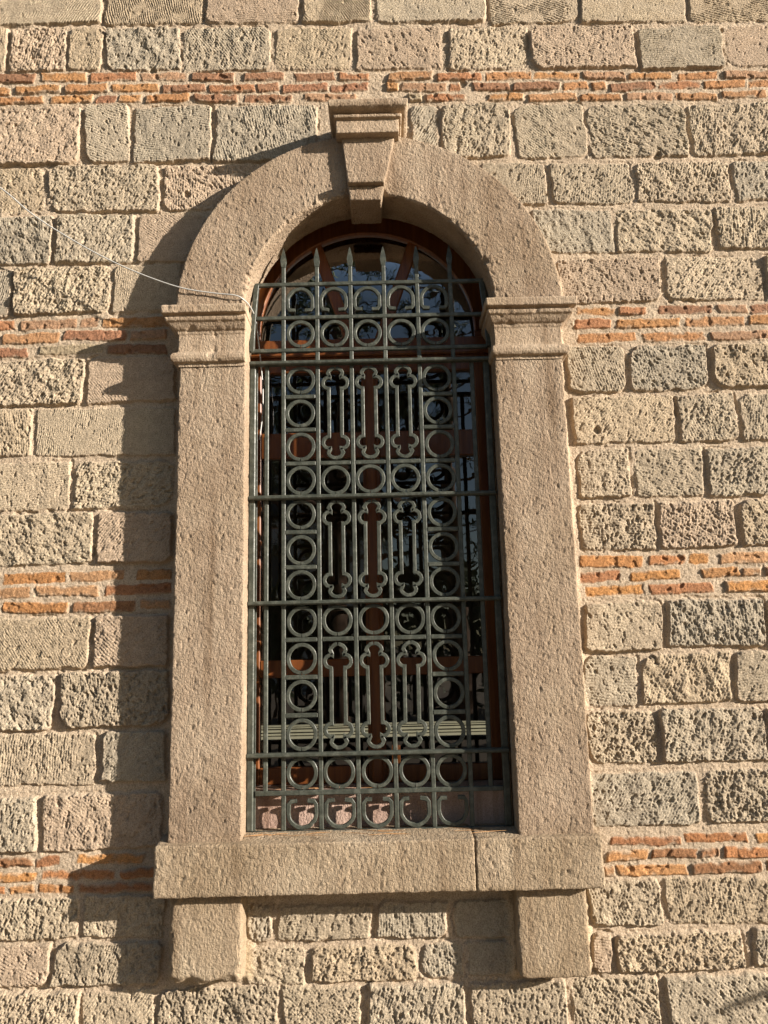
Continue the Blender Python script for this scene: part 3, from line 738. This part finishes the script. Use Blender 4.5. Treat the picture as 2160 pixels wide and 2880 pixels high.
# posts above transom up to the springing are part of the arch
m = MB(); m.box(x_l,CW-FR,WF+.001,WF+.05,zt0+.0005,ZW-.0005,.001); m.build("frame_post", M_wood, win)
m = MB(); m.box(CW+FR,x_r,WF+.001,WF+.05,zt0+.0005,ZW-.0005,.001); m.build("frame_post", M_wood, win)
for (xa, ya, xb, yb) in ((684,535,757,731),(893,525,822,731)):
    a = Wp(xa, ya); b_ = Wp(xb, yb); t = Vector((a[0]-b_[0], a[1]-b_[1])); t.normalize()
    m = MB(); m.strip([(b_[0], b_[1]),(a[0]+t.x*.01, a[1]+t.y*.01)], .052, WF+.003, WF+.045, False, .006); m.build("glazing_bar", M_wood, win)
pane = MB(); pts = [(CW+FR*1.004*math.cos(t), ZW+FR*1.004*math.sin(t)) for t in np.linspace(0, math.pi, 48)]
pts = [(CW+FR*1.004, zt0-.002)]+pts+[(CW-FR*1.004, zt0-.002)]
pane.add([(x, WF+.012, z) for x, z in pts], [list(range(len(pts)))[::-1]]); pane.build("fanlight_glass", M_glass, win)
xm0 = Wp(794, 1400)[0]; xm1 = Wp(827, 1400)[0]; xm = (xm0+xm1)/2
r1t, r1b = Wp(800, 930)[1], Wp(800, 985)[1]; r2t, r2b = Wp(800, 1422)[1], Wp(800, 1460)[1]
for s in (0, 1):
    sash = MB(); xa, xb = (-.514, xm-.002) if s == 0 else (xm+.002, .502)
    y0, y1 = WF+.012, WF+.058
    sash.box(xa, xa+.044 if s == 0 else xa+.034, y0, y1, zr0+.002, zt1-.002, .004); sash.box(xb-.034 if s == 0 else xb-.044, xb, y0, y1, zr0+.002, zt1-.002, .004)
    ia, ib = (xa+.0445, xb-.0345) if s == 0 else (xa+.0345, xb-.0445)
    for (za, zb_) in ((zr0+.002, zr1),(r2b, r2t),(r1b, r1t),(zt1-.05, zt1-.002)):
        sash.box(ia, ib, y0+.001, y1, za, zb_, .003)
    sh = sash.build("casement", M_wood, win)
    g_ = MB(); yy = WF+.036
    g_.add([(ia-.01,yy,zr0+.02),(ib+.01,yy,zr0+.02),(ib+.01,yy,zt1-.02),(ia-.01,yy,zt1-.02)], [[0,1,2,3]]); g_.build("glass_pane", M_glass, sh)
m = MB(); m.box(xm-.022, xm+.022, WF-.010, WF+.0115, zr0+.001, zt1-.001, .006); m.build("meeting_bead", M_wood, win)

# ------------------------------------------------------------------ room behind and what stands in it
rm = MB()
def quad(m, a, b, c, d_): m.add([a, b, c, d_], [[0,1,2,3]])
X0, X1, Y0, Y1, Z0, Z1 = -4.5, 10.5, .47, 6.0, .25, 5.6
quad(rm,(X0,Y0,Z0),(X1,Y0,Z0),(X1,Y1,Z0),(X0,Y1,Z0)); quad(rm,(X0,Y0,Z1),(X0,Y1,Z1),(X1,Y1,Z1),(X1,Y0,Z1))
quad(rm,(X0,Y1,Z0),(X1,Y1,Z0),(X1,Y1,Z1),(X0,Y1,Z1)); quad(rm,(X0,Y0,Z0),(X0,Y1,Z0),(X0,Y1,Z1),(X0,Y0,Z1)); quad(rm,(X1,Y0,Z0),(X1,Y0,Z1),(X1,Y1,Z1),(X1,Y1,Z0))
tag(rm.build("room", M_room), kind='structure')
tb = thing("bench", "pale slatted bench in the room, seen as light strips low behind the glass", "bench", (0,0,0))
m = MB()
za = U(800,1593,2.5)[1]; zb = U(800,1569,2.5)[1]
for f0, f1, dy in ((0,.20,0),(.27,.42,.05),(.52,.70,.08),(.80,.88,.12),(.94,1.,.14)):
    m.box(-1.5, 1.6, 2.5+dy, 2.62+dy, za+(zb-za)*f0, za+(zb-za)*f1, .002)
m.build("seat", M_pale, tb)
for x in (-1.2, 0.1, 1.3):
    m = MB(); m.box(x-.03, x+.03, 2.58, 3.15, .25, za-.03, .003); m.build("leg", M_wood, tb)

# ------------------------------------------------------------------ cable
pts = [(-420,110,-.14),(-150,300,-.115),(0,405,-.11),(60,455,-.11),(110,490,-.108),(200,543,-.108),(290,586,-.108),(385,620,-.113),(460,633,-.111),(508,638,-.114),(527,648,-.100),(541,664,-.050),(552,690,.016),(558,735,.045),(564,790,.06),(568,850,.06),(566,905,.062),(560,950,.06)]
P3 = []
for x, y, Y in pts:
    X, Z = U(x, y, Y); P3.append(Vector((X, Y, Z)))
sm = []
for i in range(len(P3)-1):
    p0, p1, p2, p3 = P3[max(0,i-1)], P3[i], P3[i+1], P3[min(len(P3)-1,i+2)]
    for k in range(8):
        t = k/8; sm.append(.5*((2*p1)+(p2-p0)*t+(2*p0-5*p1+4*p2-p3)*t*t+(3*p1-p0-3*p2+p3)*t**3))
sm.append(P3[-1])
m = MB(); m.tube(sm, .0027, 8)
tag(m.build("cable", M_cable), "thin white cable slung along the wall and tucked behind the window grille", "cable", kind="thing")

# ------------------------------------------------------------------ pine needles on the sill
rn = random.Random(9)
def needle(x, y, z, a, ln, bend):
    m = MB(); P = []
    for k in range(7):
        t = k/6-.5; P.append((t*ln*math.cos(a)-bend*t*t*math.sin(a), t*ln*math.sin(a)+bend*t*t*math.cos(a), .0006+.004*abs(t)*bend*8))
    m.tube(P, [.0005+.0006*(1-abs(2*k/6-1)) for k in range(7)], 5)
    o = m.build("pine_needle", M_needle); o.location = (x, y, z)
    return tag(o, "dry brown pine needle lying on the stone sill under the grille", "pine needle", "pine needles on the sill", "thing")
for k in range(16):
    needle(rn.uniform(-.47,.40), rn.uniform(-.10,-.02), .958, rn.uniform(-.5,.5), rn.uniform(.06,.14), rn.uniform(-.04,.04))
for k in range(10):
    o = needle(rn.uniform(-.45,.1), rn.uniform(.07,.16), 1.0895, rn.uniform(-.4,.4), rn.uniform(.07,.15), rn.uniform(-.04,.04))
    o['label'] = "dry brown pine needle lying on the inner ledge behind the grille"; o['group'] = "pine needles on the inner ledge"

# ------------------------------------------------------------------ behind the photographer: pines and a pale building mirrored in the glass
def pine(x, y, h, seed, label):
    r = random.Random(seed); t = thing("pine_tree", label, "tree", (x, y, 0), "pines across the street")
    tr = MB(); P = [(.25*math.sin(k*.8+seed)*k/8, .2*math.cos(k*.7+seed)*k/8, h*k/8) for k in range(9)]
    tr.tube(P, [.26*(1-k/9.5) for k in range(9)], 10); cl = []
    for k in range(36):
        f = r.uniform(.28,.98); z = h*f; a = r.uniform(0, 6.28); L_ = (1.05-f)*h*.36*r.uniform(.6,1.1)+.4
        b = Vector((.25*math.sin(f*6.4+seed)*f, .2*math.cos(f*5.6+seed)*f, z)); e = b+Vector((math.cos(a)*L_, math.sin(a)*L_, L_*r.uniform(.0,.35)))
        tr.tube([b, b.lerp(e,.5)+Vector((0,0,-.06*L_)), e], [.05*(1.1-f)+.015, .03*(1.1-f)+.01, .006], 5)
        for q in range(7): cl.append(b.lerp(e, r.uniform(.35,1.05))+Vector((r.gauss(0,.22),r.gauss(0,.22),r.gauss(0,.14))))
    tr.build("trunk", M_bark, t)
    lf = MB()
    for c in cl:
        for q in range(30):
            d = Vector((r.gauss(0,1), r.gauss(0,1), r.gauss(.25,.8))).normalized(); s = d.cross(Vector((r.gauss(0,1),r.gauss(0,1),r.gauss(0,1)))).normalized()*.013
            L_ = r.uniform(.16,.34); o = c+Vector((r.gauss(0,.05),r.gauss(0,.05),r.gauss(0,.05)))
            lf.add([o-s, o+s, o+d*L_], [[0,1,2]])
    lf.build("crown", M_leaf, t)
pine(-3.2,-10.5,11,1,"tall pine tree with a bent trunk across the street, left of the pale building")
pine(1.6,-13,13,2,"tallest pine tree across the street in front of the pale building")
pine(-.8,-10,9.5,4,"bushy pine tree across the street nearest to the window")
pine(5.0,-11,10,3,"shorter spreading pine tree across the street, right of the pale building")
bd = thing("apartment_building", "pale grey rendered apartment building across the street behind the pines", "building", (0,0,0))
m = MB(); m.box(-6,-.6,-38,-30,0,10.2); m.box(-6.3,-.3,-38.3,-29.7,10.2,10.5); m.build("wall", M_bld, bd)
for fl in range(3):
    for k in range(2):
        x = -5.2+k*2.5; z = 1.6+fl*2.9; w_ = MB(); w_.box(x, x+1.2, -30.03, -29.96, z, z+1.5); w_.build("window", M_bwin, bd)

hd = thing("hedge_screen", "long dark leafy screen added behind the pines to darken the glass reflections", "hedge_screen", (0,-17,0))  # unseen foliage row added to darken reflections in the lower panes
r = random.Random(4); lf = MB()
for k in range(9000):
    p = Vector((r.uniform(-16,16), r.uniform(-1,1), 0)); top = 3.3+.5*math.sin(p.x*1.3)+.4*math.sin(p.x*3.1+1)
    p.z = top*math.sqrt(r.random()); d = Vector((r.gauss(0,1), r.gauss(0,1), r.gauss(.2,.8))).normalized(); q = d.cross(Vector((r.gauss(0,1), r.gauss(0,1), r.gauss(0,1)))).normalized()*.12
    lf.add([p-q, p+q, p+d*.42], [[0,1,2]])
lf.build("foliage", M_leaf, hd)
st = MB()
for k in range(40): x = -15.8+k*.81; st.tube([(x,0,0),(x+.1,.05,1.2),(x-.05,0,2.4)], [.06,.04,.015], 5)
st.build("stem", M_bark, hd)

# ------------------------------------------------------------------ unseen rail added right of the frame to cast the lower right corner's shadow
hr = thing("shadow_rail", "dark pipe handrail whose slanting shadow crosses the wall's lower right corner", "shadow_rail")
k = 1.25; a = U(1552,2180,0); b = U(1659,2141,0); sl = (b[1]-a[1])/(b[0]-a[0])
p0 = Vector((a[0]+2.55*k, -k, a[1]+.82*k)); p1 = p0+Vector((2.6, 0, 2.6*sl))
m = MB(); m.tube([p0, p0.lerp(p1,.5), p1], .014, 10); m.build("rail", M_rust, hr)
for t in (.45, .97):
    q = p0.lerp(p1, t); m = MB(); m.tube([(q.x, q.y, 0), (q.x, q.y, q.z-.012)], .012, 8); m.build("post", M_rust, hr)
